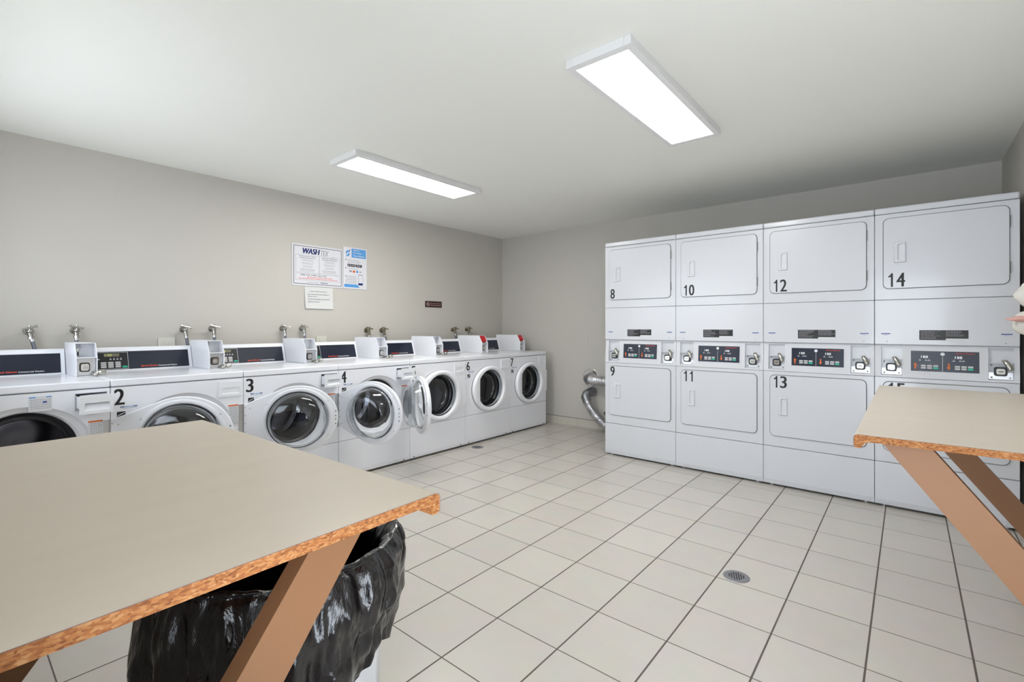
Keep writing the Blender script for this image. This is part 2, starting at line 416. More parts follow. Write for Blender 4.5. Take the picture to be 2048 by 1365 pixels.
def washer(num, loc, openang, drawer, label, coin='grey', lock=True, notice=False):
    t = empty('washing_machine', loc, PI / 2, label, 'washing machine', 'front-loading washing machines along the poster wall')
    # cabinet shell and front
    m = MB(); front_plate(m)
    m.box((0.0015, .02, .02), (.012, .70, .866), WHITE).box((WU - .012, .02, .02), (WU - .0015, .70, .866), WHITE)
    m.box((.012, .69, .02), (WU - .012, .70, .866), WHITE).box((.012, .02, .02), (WU - .012, .69, .03), WHITE)
    m.box((.012, .02, .29), (WU - .012, .03, .31), SEAM).box((.006, .01, .862), (WU - .006, .03, .87), SEAM)
    m.build('cabinet', t, key='w_cab')
    m = MB().box((.0015, 0, .045), (WU - .0015, .02, .3025), WHITE)
    m.prism([(0, .045), (.02, .045), (.02, .018), (.006, .018)], 'x', .0015, WU - .0015, WHITE)
    lp = m.build('lower_panel', t, bevel=.003, key='w_low')
    o = MB().lathe([(.0, -.002), (.005, -.002), (.005, .004)], (0, .001, .030), 'y', DARK, 10, cap0=True).build('screw', lp, key='w_scr', loc=(.048, 0, 0))
    copies(o, [(WU - .11, 0, 0)])
    o = MB().lathe([(.018, 0), (.018, .02)], (0, 0, 0), 'z', DARK, 12, True, True).build('foot', t, key='w_foot', loc=(.05, .06, 0))
    copies(o, [(WU - .10, 0, 0), (0, .58, 0), (WU - .10, .58, 0)])
    MB().box((.03, .05, .004), (WU - .03, .055, .02), DARK).build('kick_strip', t, key='w_kick')
    MB().box((.001, -.001, .868), (WU - .001, .74, .908), WHITE).build('top', t, bevel=.006, key='w_top')
    # drum and gasket
    m = MB()
    m.lathe([(.206, .040), (.204, .06), (.188, .075), (.172, .07), (.166, .085), (.172, .11), (.20, .115)], (CU, 0, CZ), 'y', RUBBER, 56)
    m.build('gasket', t, key='w_gask', recalc=True)
    m = MB(); m.lathe([(.20, .115), (.245, .12), (.25, .14), (.25, .50), (.22, .52), (.10, .50), (.0, .505)], (CU, 0, CZ), 'y', DRUM, 56)
    for k in range(3):
        a = 2 * PI * k / 3 + .9
        P = []
        for v in (.14, .30, .49):
            w_ = .03
            P.append([(CU + .25 * math.cos(a - .16), v, CZ + .25 * math.sin(a - .16)), (CU + .205 * math.cos(a - .05), v, CZ + .205 * math.sin(a - .05)),
                      (CU + .205 * math.cos(a + .05), v, CZ + .205 * math.sin(a + .05)), (CU + .25 * math.cos(a + .16), v, CZ + .25 * math.sin(a + .16))])
        m.loft(P, DRUM, True, True)
    m.build('drum', t, key='w_drum')
    # dispenser drawer
    du = {'none': 0, 'closed': .0}.get(drawer, drawer if not isinstance(drawer, str) else 0)
    m = MB(); m.rrect(.530, .678, .745, .850, -.003, .004, .008, WHITE2)
    if du:
        m.quad(.538, .670, .751, .846, -.0034, PLATEG); m.add([(.541, -.0038, .843), (.668, -.0038, .843), (.668, -.0038, .838), (.560, -.0038, .834), (.556, -.0038, .820), (.541, -.0038, .838)], [(0, 1, 2, 3, 4, 5)], HOLE)  # flat grey patch and dark sliver painted as the shaded drawer opening
    df = m.build('drawer_surround', t, bevel=.001)
    m = MB(); x0, x1, z0, z1 = .537, .672, .749, .845
    y = -.006 - du
    m.box((x0, y, z0), (x1, y + .012, .766), WHITE2).box((x0, y, .806), (x1, y + .012, z1), WHITE2)
    m.box((x0, y, .766), (.556, y + .012, .806), WHITE2).box((.658, y, .766), (x1, y + .012, .806), WHITE2)
    m.add([(.556, y, .766), (.658, y, .766), (.650, y + .022, .804), (.562, y + .022, .804), (.556, y, .806), (.658, y, .806)],
          [(0, 1, 2, 3), (3, 2, 5, 4), (0, 3, 4), (1, 5, 2)], WHITE2)
    if du: m.box((x0 + .01, y + .012, z0 + .02), (x1 - .01, -.004, z0 + .024), WHITE2).box((x0 + .008, y + .012, z0 + .02), (x0 + .012, -.004, z1 - .015), WHITE2).box((x1 - .012, y + .012, z0 + .02), (x1 - .008, -.004, z1 - .015), WHITE2)
    m.build('drawer', t)
    # stickers, number, hinge plate
    m = MB()
    if num > 1: m.text(str(num), .018, .060 if num != 4 else .064, .763, .853, -.0006, BLACK, bold=.0028)
    if num > 1: m.build('number', t)
    m = MB(); rnd = random.Random(num)
    m.quad(.042, .062, .7465, .752, -.0005, BLUE).quad(.102, .120, .7465, .752, -.0005, BLUE)
    m.greek(.064, .100, .7472, .004, -.0005, LBLUE, rnd); m.greek(.044, .118, .740, .0025, -.0005, GPRT, rnd)
    m.build('sticker', t)
    m = MB(); m.rrect(.028, .066, .690, .724, -.0004, 0, .004, BLACK)
    m.add([(.030, -.0006, .698), (.045, -.0006, .706), (.064, -.0006, .716), (.064, -.0006, .719), (.045, -.0006, .711), (.030, -.0006, .701)], [(0, 1, 2, 3, 4, 5)], WPRT)
    m.quad(.030, .064, .6945, .6965, -.0006, WPRT)
    m.build('badge', t)
    m = MB(); m.quad(.592, .652, .545, .690, -.0004, STICK).quad(.592, .652, .681, .690, -.0006, ORNG)
    for i in range(14): m.greek(.610 if i > 6 else .600, .648, .672 - i * .0085, .003, -.0006, GPRT, rnd)
    m.build('warning_label', t)
    if notice:
        m = MB(); m.quad(.366, .452, .770, .846, -.0004, STICK).quad(.368, .392, .839, .845, -.0006, LBLUE).quad(.430, .450, .839, .845, -.0006, LBLUE)
        for i in range(6): m.greek(.372, .448, .828 - i * .009, .0026, -.0006, GPRT, rnd)
        m.quad(.418, .432, .812, .820, -.0007, BLUE)
        m.build('notice_sticker', t)
    m = MB().box((.654, -.003, .425), (.682, .0, .686), STEEL)
    m.tube([(.6835, -.006, .425), (.6835, -.006, .686)], .004, STEEL, 8)
    m.build('hinge_plate', t)
    # door
    dr = door(t, openang)
    # console with control panel
    m = MB(); prof = [(.660, .908), (.6675, .912), (.715, 1.058), (.725, 1.066), (.740, 1.066), (.742, .908)]
    m.prism(prof, 'x', .004, .584, WHITE2)
    cs = m.build('console', t, bevel=.003, key='w_cons')
    m = MB()
    def F(p):   # p = (u, -depth off the face, z)
        k = (p[2] - .912) / (1.058 - .912); return Vector((p[0], .6675 + k * .0475 + p[1], p[2]))
    m.quad(.018, .564, .918, 1.038, -.0012, NAVY)
    m.quad(.020, .214, .922, 1.034, -.0014, BTN).quad(.022, .2115, .9245, 1.0315, -.0016, KEYP)
    m.quad(.088, .168, 1.005, 1.025, -.0018, LCD)
    m.text('1.00', .094, .128, 1.0075, 1.0225, -.0020, LCDY)
    for i in range(4): m.quad(.118 + i * .018, .124 + i * .018, .990, .996, -.0018, GPRT).quad(.116 + i * .018, .126 + i * .018, .984, .988, -.0018, WPRT)
    m.quad(.055, .066, .986, .990, -.0018, WPRT)
    for j in range(3):
        for i in range(3): m.rrect(.070 + i * .037, .098 + i * .037, .959 - j * .0135, .970 - j * .0135, -.004, -.0016, .002, BTN)
    m.rrect(.181, .207, .930, .941, -.004, -.0016, .002, GREEN)
    m.text('Speed Queen', .282, .374, .9275, .940, -.0016, REDP, bold=.0009); m.text('Commercial Washer', .380, .491, .9285, .9375, -.0016, WPRT, bold=.0003)
    m.xf(F)
    m.build('control_panel', cs, key='w_ctrl', recalc=False)
    # coin box
    m = MB(); u0, u1 = .588, .6835; th = .003
    prof = [(.3325, .909), (.3325, 1.022), (.3825, 1.107), (.742, 1.107), (.742, .909)]
    m.prism(prof, 'x', u0, u0 + th, WHITE2); m.prism(prof, 'x', u1 - th, u1, WHITE2)
    m.box((u0 + th, .3825, 1.104), (u1 - th, .742, 1.107), WHITE2).box((u0 + th, .45, .909), (u1 - th, .742, 1.104), WHITE2)
    m.box((u0 + th, .334, 1.0185), (u1 - th, .45, 1.0225), WHITE2).box((u0 + th, .334, .909), (u1 - th, .45, .912), WHITE2)
    cb = m.build('coin_box', t, bevel=.0008, key='w_coin')
    if coin == 'red':
        m = MB(); m.prism([(.352, 1.046), (.386, 1.1035), (.45, 1.1035), (.45, 1.025), (.375, 1.025)], 'x', u0 + th + .001, u1 - th - .001, REDSLOT)
        m.build('coin_slot_housing', cb, bevel=.002)
    else:
        m = MB(); m.tube([(.617, .444, 1.10), (.620, .438, 1.078), (.615, .434, 1.060)], .003, STEEL, 6)
        m.lathe([(.0, -.008), (.007, -.008), (.007, 0)], (.612, .448, 1.066), 'y', CHROME, 12)
        m.box((.609, .4455, 1.030), (.615, .4495, 1.052), BLACK).box((.604, .440, 1.0225), (.622, .449, 1.026), STEEL)
        m.build('coin_slot', cb, key='w_slot')
    m = MB().box((u0 + th + .002, .362, .914), (u1 - th - .002, .366, 1.016), PLATE)
    m.rrect(.606, .652, .936, .990, .352, .362, .010, DARK).rrect(.611, .647, .943, .984, .346, .353, .009, CHROME)
    m.lathe([(.0, -.004), (.011, -.004), (.012, 0)], (.630, .346, .963), 'y', STEEL, 18, closed=False)
    for a, b in ((.597, .924), (.672, .924), (.597, 1.006), (.672, 1.006)): m.ball((a, .361, b), .004, CHROME, 8)
    m.build('coin_lock_plate', cb, key='w_lockp')
    if lock:
        m = MB(); m.tube([(.668, .350, .921), (.676, .330, .924), (.684, .312, .928)], [.012, .014, .012], LCHROME, 14)
        m.lathe([(.0, 0), (.012, .002), (.016, .008), (.016, .028), (.012, .034), (.0, .036)], (.684, .310, .930), 'x', LCHROME, 16)
        m.ball((.672, .318, .9195), .011, LCHROME)
        m.build('coin_lock_handle', cb, key='w_lockh')
    return t

def door(parent, ang):
    """door local frame: hinge at origin, closed door extends to -x, outside faces -y"""
    hz = .687 - CZ
    L = WU - .003 - CU
    c = (-L, 0.)
    pts = [(c[0] + .262 * math.cos(2 * PI * i / 72), .2385 * math.sin(2 * PI * i / 72)) for i in range(72)] + [(-.002, -.128), (-.002, .128)]
    P = hull(pts)
    def E(a, b, y, n=72): return [(c[0] + a * math.cos(2 * PI * i / n), y, b * math.sin(2 * PI * i / n)) for i in range(n)]
    m = MB()
    # plate with round hole: outline resampled by angle
    n = 72; out = []
    for i in range(n):
        a = 2 * PI * i / n; d = Vector((math.cos(a), math.sin(a))); best = 0
        for k in range(len(P)):
            p = Vector(P[k]) - Vector(c); q = Vector(P[(k + 1) % len(P)]) - Vector(c); e = q - p
            den = d.x * e.y - d.y * e.x
            if abs(den) < 1e-9: continue
            tt = (p.x * e.y - p.y * e.x) / den; uu = (p.x * d.y - p.y * d.x) / den
            if tt > 0 and -1e-6 <= uu <= 1 + 1e-6: best = max(best, tt)
        out.append((c[0] + best * d.x, best * d.y))
    O = lambda y, k=1.: [(c[0] + (x - c[0]) * k, y, z * k) for x, z in out]
    m.loft([O(-.010), O(.0, 1.0), O(.004, .985), E(.226, .222, .004), E(.222, .218, .010), E(.206, .204, .010), E(.197, .197, .002), E(.196, .196, -.010),
            E(.200, .200, -.026), E(.206, .206, -.032), E(.228, .220, -.035), E(.250, .2285, -.031), E(.260, .2365, -.020), E(.262, .2385, -.010)], DOORW, closed=True)
    dm = m.build('door', parent, loc=(WU - .003, -.006, CZ), rot=(0, 0, math.radians(ang)), key='w_door')
    # bowl glass
    m = MB()
    pr = [(.198, .000), (.190, .006), (.184, .030), (.176, .070), (.160, .100), (.120, .116), (.060, .122), (.0005, .123)]
    pi_ = [(.0005, .118), (.058, .117), (.117, .111), (.155, .096), (.171, .069), (.179, .030), (.184, .000), (.198, -.005)]
    m.lathe(pr + pi_, (c[0], 0, 0), 'y', GLASS, 72, closed=True)
    m.build('door_glass', dm, key='w_glass', sharp=60)
    # finger grip across the latch side and its backing
    m = MB(); a0 = math.radians(180 - 31); n = 10
    ch = [(c[0] + .203 * math.cos(a0 + (2 * math.radians(31)) * i / n), .203 * math.sin(a0 + (2 * math.radians(31)) * i / n)) for i in range(n + 1)]
    ch = ch + [(c[0] - .163, -.094), (c[0] - .168, -.075), (c[0] - .168, .075), (c[0] - .163, .094)]
    m.prism(ch, 'y', -.024, -.006, DOORW)
    m.build('door_handle', dm, key='w_grip')
    # screws and latch marks on the inside face
    pts = []
    for a in (35, 75, 110, 145, 215, 250, 290, 325):
        a = math.radians(a); pts.append(Vector((c[0] + .236 * math.cos(a), .004, .213 * math.sin(a))))
    pts += [Vector((-.012, .003, z)) for z in (-.11, -.055, 0, .055, .11)] + [Vector((-.038, .003, z)) for z in (-.1, .1)]
    o = MB().lathe([(.0, .005), (.004, .004), (.005, 0)], (0, 0, 0), 'y', STEEL, 8).build('door_screw', dm, key='w_dscr', loc=tuple(pts[0]))
    copies(o, [p - pts[0] for p in pts[1:]])
    m = MB(); m.rrect(c[0] - .252, c[0] - .236, -.03, .03, .003, .006, .004, WHITE2)
    for z in (-.045, -.012, .012, .045): m.box((c[0] - .247, .0035, z - .004), (c[0] - .241, .0065, z + .004), DARK)
    m.build('door_latch', dm, key='w_latch')
    return dm

X0W = .8825
def wy(k): return -.1831 - (8 - k) * WU
washer(1, (X0W, wy(1), 0), 155, .145, 'white front-loading washing machine at the left photo edge, its dark drum open to view', notice=True)
washer(2, (X0W, wy(2), 0), 153, 0, 'white front-loading washing machine with the number 2, its drawer shut')
washer(3, (X0W, wy(3), 0), 107, .065, 'white front-loading washing machine with the number 3, drawer pulled out')
washer(4, (X0W, wy(4), 0), 66, .080, 'white front-loading washing machine with the number 4, door standing straight out')
washer(5, (X0W, wy(5), 0), 0, 0, 'white front-loading washing machine between machines 4 and 6, door shut')
washer(6, (X0W, wy(6), 0), 0, 0, 'white front-loading washing machine with the number 6 and a red coin slot', coin='red', lock=False)
washer(7, (X0W, wy(7), 0), 0, 0, 'white front-loading washing machine with the number 7, last of the row by the corner', coin='red', lock=False)

# ------------------------------------------------------------ stacked dryers
DW = .686; YD = -.9153
def coin_pocket(parent, u0, u1, k, name):
    m = MB(); z0, zs, z1 = .886, .988, 1.075
    m.box((u0, .055, z0), (u1, .06, z1), PLATEW)
    m.box((u0, .001, zs - .002), (u1, .055, zs + .002), DWHITE2)
    m.box((u0 + .002, .026, z0 + .004), (u1 - .002, .030, zs - .004), PLATE)
    for a in (u0 + .014, u1 - .014):
        for b in (z0 + .014, zs - .014): m.ball((a, .025, b), .0055, LCHROME, 8)
    cu = (u0 + u1) / 2; cz = (z0 + zs) / 2
    m.rrect(cu - .030, cu + .028, cz - .027, cz + .027, .012, .027, .012, DARK)
    m.rrect(cu - .020, cu + .018, cz - .017, cz + .017, .004, .013, .009, LCHROME)
    m.box((cu - .012, .002, cz - .002), (cu + .010, .005, cz + .002), DARK)
    m.tube([(u0 + .030, .050, z1 - .005), (u0 + .033, .046, z1 - .030), (u0 + .028, .044, z1 - .045)], .003, STEEL, 6)
    m.lathe([(.0, -.008), (.006, -.008), (.007, 0)], (u0 + .028, .052, z1 - .042), 'y', LCHROME, 10)
    m.box((u0 + .026, .051, zs + .008), (u0 + .031, .0555, zs + .032), BLACK); m.box((u0 + .018, .046, zs + .002), (u0 + .038, .055, zs + .006), STEEL)
    m.xf(lambda p: Vector((p.x, p.y + (p.z - .872) * .07, p.z)))
    o = m.build('coin_mechanism', parent, bevel=0)
    m = MB(); m.tube([(cu + .010, .016, zs + .012), (cu + .018, .000, zs + .010), (cu + .028, -.010, zs - .008), (cu + .036, -.012, zs - .028)], [.009, .012, .015, .014], LCHROME, 12)
    m.ball((cu + .037, -.012, zs - .031), .0145, LCHROME, 12, (1, .8, 1))
    m.xf(lambda p: Vector((p.x, p.y + (p.z - .872) * .07, p.z)))
    m.build('lock_lever', o)
PLATEW = mat('coin_recess_grey', (.58, .60, .64), .4)
def handle_cup(m, u0, u1, z0, z1, y):
    """raised frame with a scooped pocket"""
    a, b, c, d = u0 + .020, u1 - .008, z0 + .012, z1 - .012
    def yy(x): return y - .0005 - .0075 * max(0, min(1, (x - a - .006) / (b - a)))
    m.loft([[(x, y, z) for x, z in rrp(u0, u1, z0, z1, .008, 4)], [(x, y - .009, z) for x, z in rrp(u0 + .004, u1 - .004, z0 + .004, z1 - .004, .008, 4)],
            [(x, y - .009, z) for x, z in rrp(a, b, c, d, .010, 4)], [(x, yy(x), z) for x, z in rrp(a + .003, b - .001, c + .005, d - .005, .008, 4)]], DWHITE2, cap1=True)
def dryer(k, top_no, low_no, label):
    t = empty('stacked_dryer', (2.1173 + k * DW, YD, 0), 0, label, 'dryer', 'stacked tumble dryers along the back wall')
    e = .0012
    m = MB()
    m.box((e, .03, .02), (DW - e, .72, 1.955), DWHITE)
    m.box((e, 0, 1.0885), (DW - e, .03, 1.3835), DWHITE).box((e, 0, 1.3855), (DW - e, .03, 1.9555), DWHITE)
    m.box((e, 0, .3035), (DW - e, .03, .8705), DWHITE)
    m.build('cabinet', t, bevel=.003, key='d_cab')
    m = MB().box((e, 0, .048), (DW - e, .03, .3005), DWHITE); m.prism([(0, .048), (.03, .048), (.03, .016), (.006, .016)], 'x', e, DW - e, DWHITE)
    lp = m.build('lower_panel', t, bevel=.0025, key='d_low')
    o = MB().lathe([(.0, -.003), (.005, -.002), (.006, 0)], (0, .004, .031), 'y', STEEL, 10).build('screw', lp, key='d_scr', loc=(.072, 0, 0))
    copies(o, [(DW - .132, 0, 0)])
    o = MB().lathe([(.016, 0), (.016, .018)], (0, 0, 0), 'z', STEEL, 12, True, True).build('foot', t, key='d_foot', loc=(.05, .05, 0))
    copies(o, [(DW - .10, 0, 0), (0, .61, 0), (DW - .10, .61, 0)])
    MB().box((e, -.002, 1.9585), (DW - e, .72, 1.9995), DWHITE).build('top', t, bevel=.008, key='d_top')
    for z0, z1, no, up in ((1.456, 1.928, top_no, True), (.381, .845, low_no, False)):
        m = MB(); m.rrect(.044, .644, z0, z1, -.0015, .002, .034, GAP, 8)
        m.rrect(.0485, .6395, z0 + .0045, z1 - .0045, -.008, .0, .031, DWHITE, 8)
        dm = m.build('dryer_door', t, key='d_door%d' % up, bevel=.0015)
        m = MB(); hz = 1.695 if up else .612
        handle_cup(m, .102, .166, hz - .068, hz + .068, -.008)
        m.build('door_handle', dm, key='d_hand%d' % up)
        if up:
            o = MB().box((.6405, -.009, -.035), (.6465, .0, .035), GAP).build('hinge', dm, key='d_hinge', loc=(0, 0, z0 + .10))
            copies(o, [(0, 0, z1 - z0 - .20)])
        m = MB()
        zz0, zz1 = (1.470, 1.560) if up else (.748, .836)
        s = str(no); wd = .041 if len(s) == 1 else (.084 if s != '11' else .078)
        if s[0] == '1' and len(s) == 2:
            x = .074; m.text('|', x, x + .024, zz0, zz1, -.0086, BLACK)
            x2 = x + .044
            if s[1] == '1': m.text('|', x2 + .006, x2 + .030, zz0, zz1, -.0086, BLACK)
            else: m.text(s[1], x2, x2 + .041, zz0, zz1, -.0086, BLACK, bold=.0024)
        else: m.text(s, .064, .105, zz0, zz1, -.0086, BLACK, bold=.0024)
        m.build('number', dm)
    # instruction label, small blue stickers, screws
    m = MB(); rnd = random.Random(20 + k)
    x0 = .232; m.quad(x0, x0 + .232, 1.121, 1.184, -.0006, DARK)
    for i in range(7):
        z = 1.177 - i * .0078
        m.greek(x0 + .006, x0 + .006 + rnd.uniform(.05, .10), z, .0028, -.0009, GPRT, rnd)
        if i < 5: m.greek(x0 + .128, x0 + .128 + rnd.uniform(.06, .10), z, .0028, -.0009, GPRT, rnd)
    m.quad(x0 + .128, x0 + .232, 1.121, 1.132, -.0009, STICK)
    m.build('instruction_label', t)
    m = MB(); m.quad(0, .048, 1.157, 1.163, -.0006, BLUE); m.greek(.012, .034, 1.150, .0025, -.0006, GPRT, rnd)
    o = m.build('sticker', t, loc=(.036, 0, 0)); copies(o, [(.57, 0, 0)])
    o = MB().lathe([(.0, -.003), (.004, -.002), (.005, 0)], (0, 0, 1.108), 'y', STEEL, 10).build('panel_screw', t, key='d_pscr', loc=(.066, 0, 0))
    copies(o, [(.56, 0, 0)])
    # control fascia
    m = MB(); z0, z1 = .873, 1.086
    for a, b in (((e, z0), (DW - e, .886)), ((e, 1.075), (DW - e, z1)), ((e, .886), (.035, 1.075)), ((.145, .886), (.552, 1.075)), ((.662, .886), (DW - e, 1.075))):
        m.box((a[0], 0, a[1]), (b[0], .028 if b[0] - a[0] > .3 and b[1] - a[1] < .1 or b[0] - a[0] < .3 else .028, b[1]), DWHITE2)
    for a, b in ((.145, .147), (.033, .035), (.552, .550), (.662, .664)): pass
    for u in (.035, .145, .552, .662): m.box((u - .002, .028, .886), (u + .002, .06, 1.075), DWHITE2)
    m.xf(lambda p: Vector((p.x, p.y + (p.z - .872) * .07, p.z)))
    fa = m.build('control_fascia', t, key='d_fas', bevel=0)
    coin_pocket(fa, .037, .143, k, 'l'); coin_pocket(fa, .554, .660, k, 'r')
    m = MB(); p0, p1, q0, q1 = .190, .513, .9205, 1.050
    m.rrect(p0 - .012, p1 + .012, q0 - .012, q1 + .012, -.002, .001, .006, DWHITE2)
    m.quad(p0, p1, q0, q1, -.0026, NAVY)
    m.lathe([(.0, -.0032), (.0105, -.0032)], (.345, 0, 1.032), 'y', WPRT, 20); m.quad(.344, .3462, .924, 1.016, -.003, BTN)
    m.text('Speed Queen', .407, .493, 1.0335, 1.0425, -.003, REDP, bold=.0006)
    for dx, arrow in ((0, 1), (.162, -1)):
        m.text('150', .246 + dx - .005, .274 + dx, 1.006, 1.020, -.003, DIGIT)
        for x in (.232, .262, .276): m.quad(x + dx, x + .006 + dx, .996, 1.000, -.003, GPRT); m.quad(x + dx - .003, x + .010 + dx, .989, .992, -.003, WPRT)
        ax = .212 + dx; az = .955
        P = [(ax - .004, az - arrow * .020), (ax + .004, az - arrow * .020), (ax + .004, az + arrow * .004), (ax + .010, az + arrow * .004), (ax, az + arrow * .020), (ax - .010, az + arrow * .004), (ax - .004, az + arrow * .004)]
        m.add([(a, -.003, b) for a, b in P], [tuple(range(7))], ORNG)
        for i in range(3):
            for j in range(2): m.rrect(.240 + dx + i * .030, .264 + dx + i * .030, .951 - j * .014, .962 - j * .014, -.0045, -.0026, .002, GREEN if (i == 2 and j == 1) else BTN, 2)
    m.xf(lambda p: Vector((p.x, p.y + (p.z - .872) * .07, p.z)))
    m.build('control_panel', fa, key='d_ctl', recalc=False)
dryer(0, 8, 9, 'white stacked tumble dryer with the numbers 8 above and 9 below')
dryer(1, 10, 11, 'white stacked tumble dryer with the numbers 10 above and 11 below')
dryer(2, 12, 13, 'white stacked tumble dryer with the numbers 12 above and 13 below')
dryer(3, 14, 15, 'white stacked tumble dryer with the number 14, at the right end of the row')

# ------------------------------------------------------------ folding tables
def table(loc, rz, W, D, braces, label):
    """local: wall at y=0, free rolled edge at y=D, cut ends at x=0 and x=W"""
    t = empty('folding_table', loc, rz, label, 'table', 'wall-mounted folding tables')
    m = MB()
    core = [(0, .881), (0, .8988), (D - .010, .8988), (D - .004, .8965), (D - .001, .8905), (D - .001, .866), (D - .005, .862), (D - .018, .862), (D - .021, .869), (D - .028, .878), (D - .040, .881)]
    m.prism(core, 'x', 0, W, PARTB)
    tp = m.build('tabletop', t)
    sh = [(0, .8988), (0, .900), (D - .010, .900), (D - .003, .8975), (D + .0003, .891), (D + .0003, .866), (D - .001, .866), (D - .001, .8905), (D - .004, .8965), (D - .010, .8988)]
    MB().prism(sh, 'x', -.0004, W + .0004, TABLEW, LEDGE).build('laminate', tp)
    for x0, x1, yl, yu, s in braces:
        P = [(yl, .8805), (yu, .8805), (0, .8805 - s * yu), (0, max(.02, .8805 - s * yl))]
        MB().prism(P, 'x', x0, x1, PAINT).build('brace', t, bevel=.003)
    MB().box((.05, .0, .842), (W - .05, .038, .8808), PAINT).build('cleat', t, bevel=.002)
table((2.583, -4.985, 0), math.radians(1.55), 1.120, .640, ((.070, .108, .6100, .5100, 1.36), (.960, .998, .600, .500, 1.36)), 'beige laminate table with a raw particleboard edge in the left foreground, over the black bag')
table((XR - .004, -3.262, 0), PI / 2, 1.455  , .648, ((.062, .100, .592, .484, 1.29), (1.262, 1.300, .592, .484, 1.29)), 'beige laminate table on tan diagonal braces at the right, in front of dryer 14')

# ------------------------------------------------------------ bin and bag
BX, BY = 3.185, -4.37
m = MB(); n = 96
def ribbed(r, z, amp): return [(r * (1 + amp * (1 if (i // 3) % 2 else 0)) * math.cos(2 * PI * i / n), r * (1 + amp * (1 if (i // 3) % 2 else 0)) * math.sin(2 * PI * i / n), z) for i in range(n)]
m.loft([ribbed(.195, 0, 0), ribbed(.202, .012, .02), ribbed(.226, .58, .02), ribbed(.232, .60, 0), ribbed(.246, .64, 0), ribbed(.250, .662, 0), ribbed(.244, .664, 0), ribbed(.226, .60, 0), ribbed(.192, .02, 0)], BIN, True, True)
tag(m.build('trash_can', loc=(BX, BY, 0)), 'round ribbed white plastic bin showing below the black bag', 'trash can')
m = MB(); n = 260; rings = []
prof = [(.0, .16), (.10, .16), (.14, .20), (.17, .30), (.192, .45), (.204, .58), (.212, .645), (.238, .690), (.260, .704), (.274, .700), (.284, .685), (.288, .66), (.291, .62), (.294, .57), (.296, .52), (.296, .47), (.293, .42), (.288, .37), (.281, .33), (.274, .29), (.268, .26)]
pp = []
for i in range(len(prof) - 1):
    (r0, z0), (r1, z1) = prof[i], prof[i + 1]; kk = 3
    for j in range(kk): f = j / kk; pp.append((r0 + (r1 - r0) * f, z0 + (z1 - z0) * f, i >= 9))
pp.append((*prof[-1], True))
for idx, (r, z, outer) in enumerate(pp):
    ring = []
    for i in range(n):
        a = 2 * PI * i / n; d = Vector((math.cos(a), math.sin(a), 0))
        q = d * 2.2 + Vector((0, 0, z * 2.5))
        if outer:
            dn = min(1, (0.70 - z) / .25)
            fold = noise.noise(Vector((d.x * 6, d.y * 6, z * 1.3 + 3))) * .022 * (.35 + dn)
            cr = (1 - abs(noise.noise(Vector((d.x * 3.2 + z * 3, d.y * 3.2, z * 3.2 + 9))) * 2)) * .016 * (.3 + dn)
            cr2 = (1 - abs(noise.noise(Vector((d.x * 8 - z * 5, d.y * 8, z * 7 + 2))) * 2)) * .010
            gat = math.sin(a * 46 + 3 * noise.noise(d * 3)) * .0030 * max(0, 1 - abs(z - .66) / .08)
            cr3 = (1 - abs(noise.noise(Vector((d.x * 17 + z * 9, d.y * 17, z * 9 + 5))) * 2)) * .0035
            rr = r + fold + cr + cr2 + cr3 - .017 + gat
            bul = .020 * max(0, math.cos(a - .35)) * math.sin(min(1, dn) * PI)
            rr += bul
            rr = max(rr * .965, .256 if z > .6 else .242)
            side = max(0, math.cos(a - .68)) ** 1.5
            zz = z - (0.06 * dn * noise.noise(d * 1.7 + Vector((4, 1, 0)))) if z < .5 else z + .012 * noise.noise(d * 4)
            if z < .66: zz = .66 - (.66 - zz) * (1 - .42 * side); rr -= .030 * side * dn
        else:
            k_ = max(0, r - .1) / .15
            rr = r - abs(noise.noise(Vector((d.x * 5, d.y * 5, z * 4)))) * .022 * k_; zz = z + .010 * noise.noise(d * 5 + Vector((0, 0, z * 6)))
            if .64 < z < .702: zz = z + .012 * noise.noise(d * 4) * (z - .64) / .06
        ring.append((rr * d.x, rr * d.y, zz))
    rings.append(ring)
rings = rings[1:]
m.loft(rings, BAG, cap0=True)
bag = m.build('trash_bag', loc=(BX, BY, 0), recalc=False, sharp=180)
sm = bag.modifiers.new('subdiv', 'SUBSURF'); sm.levels = 1; sm.render_levels = 1
tag(bag, 'crumpled glossy black plastic bag lining the bin under the left foreground table', 'trash bag')

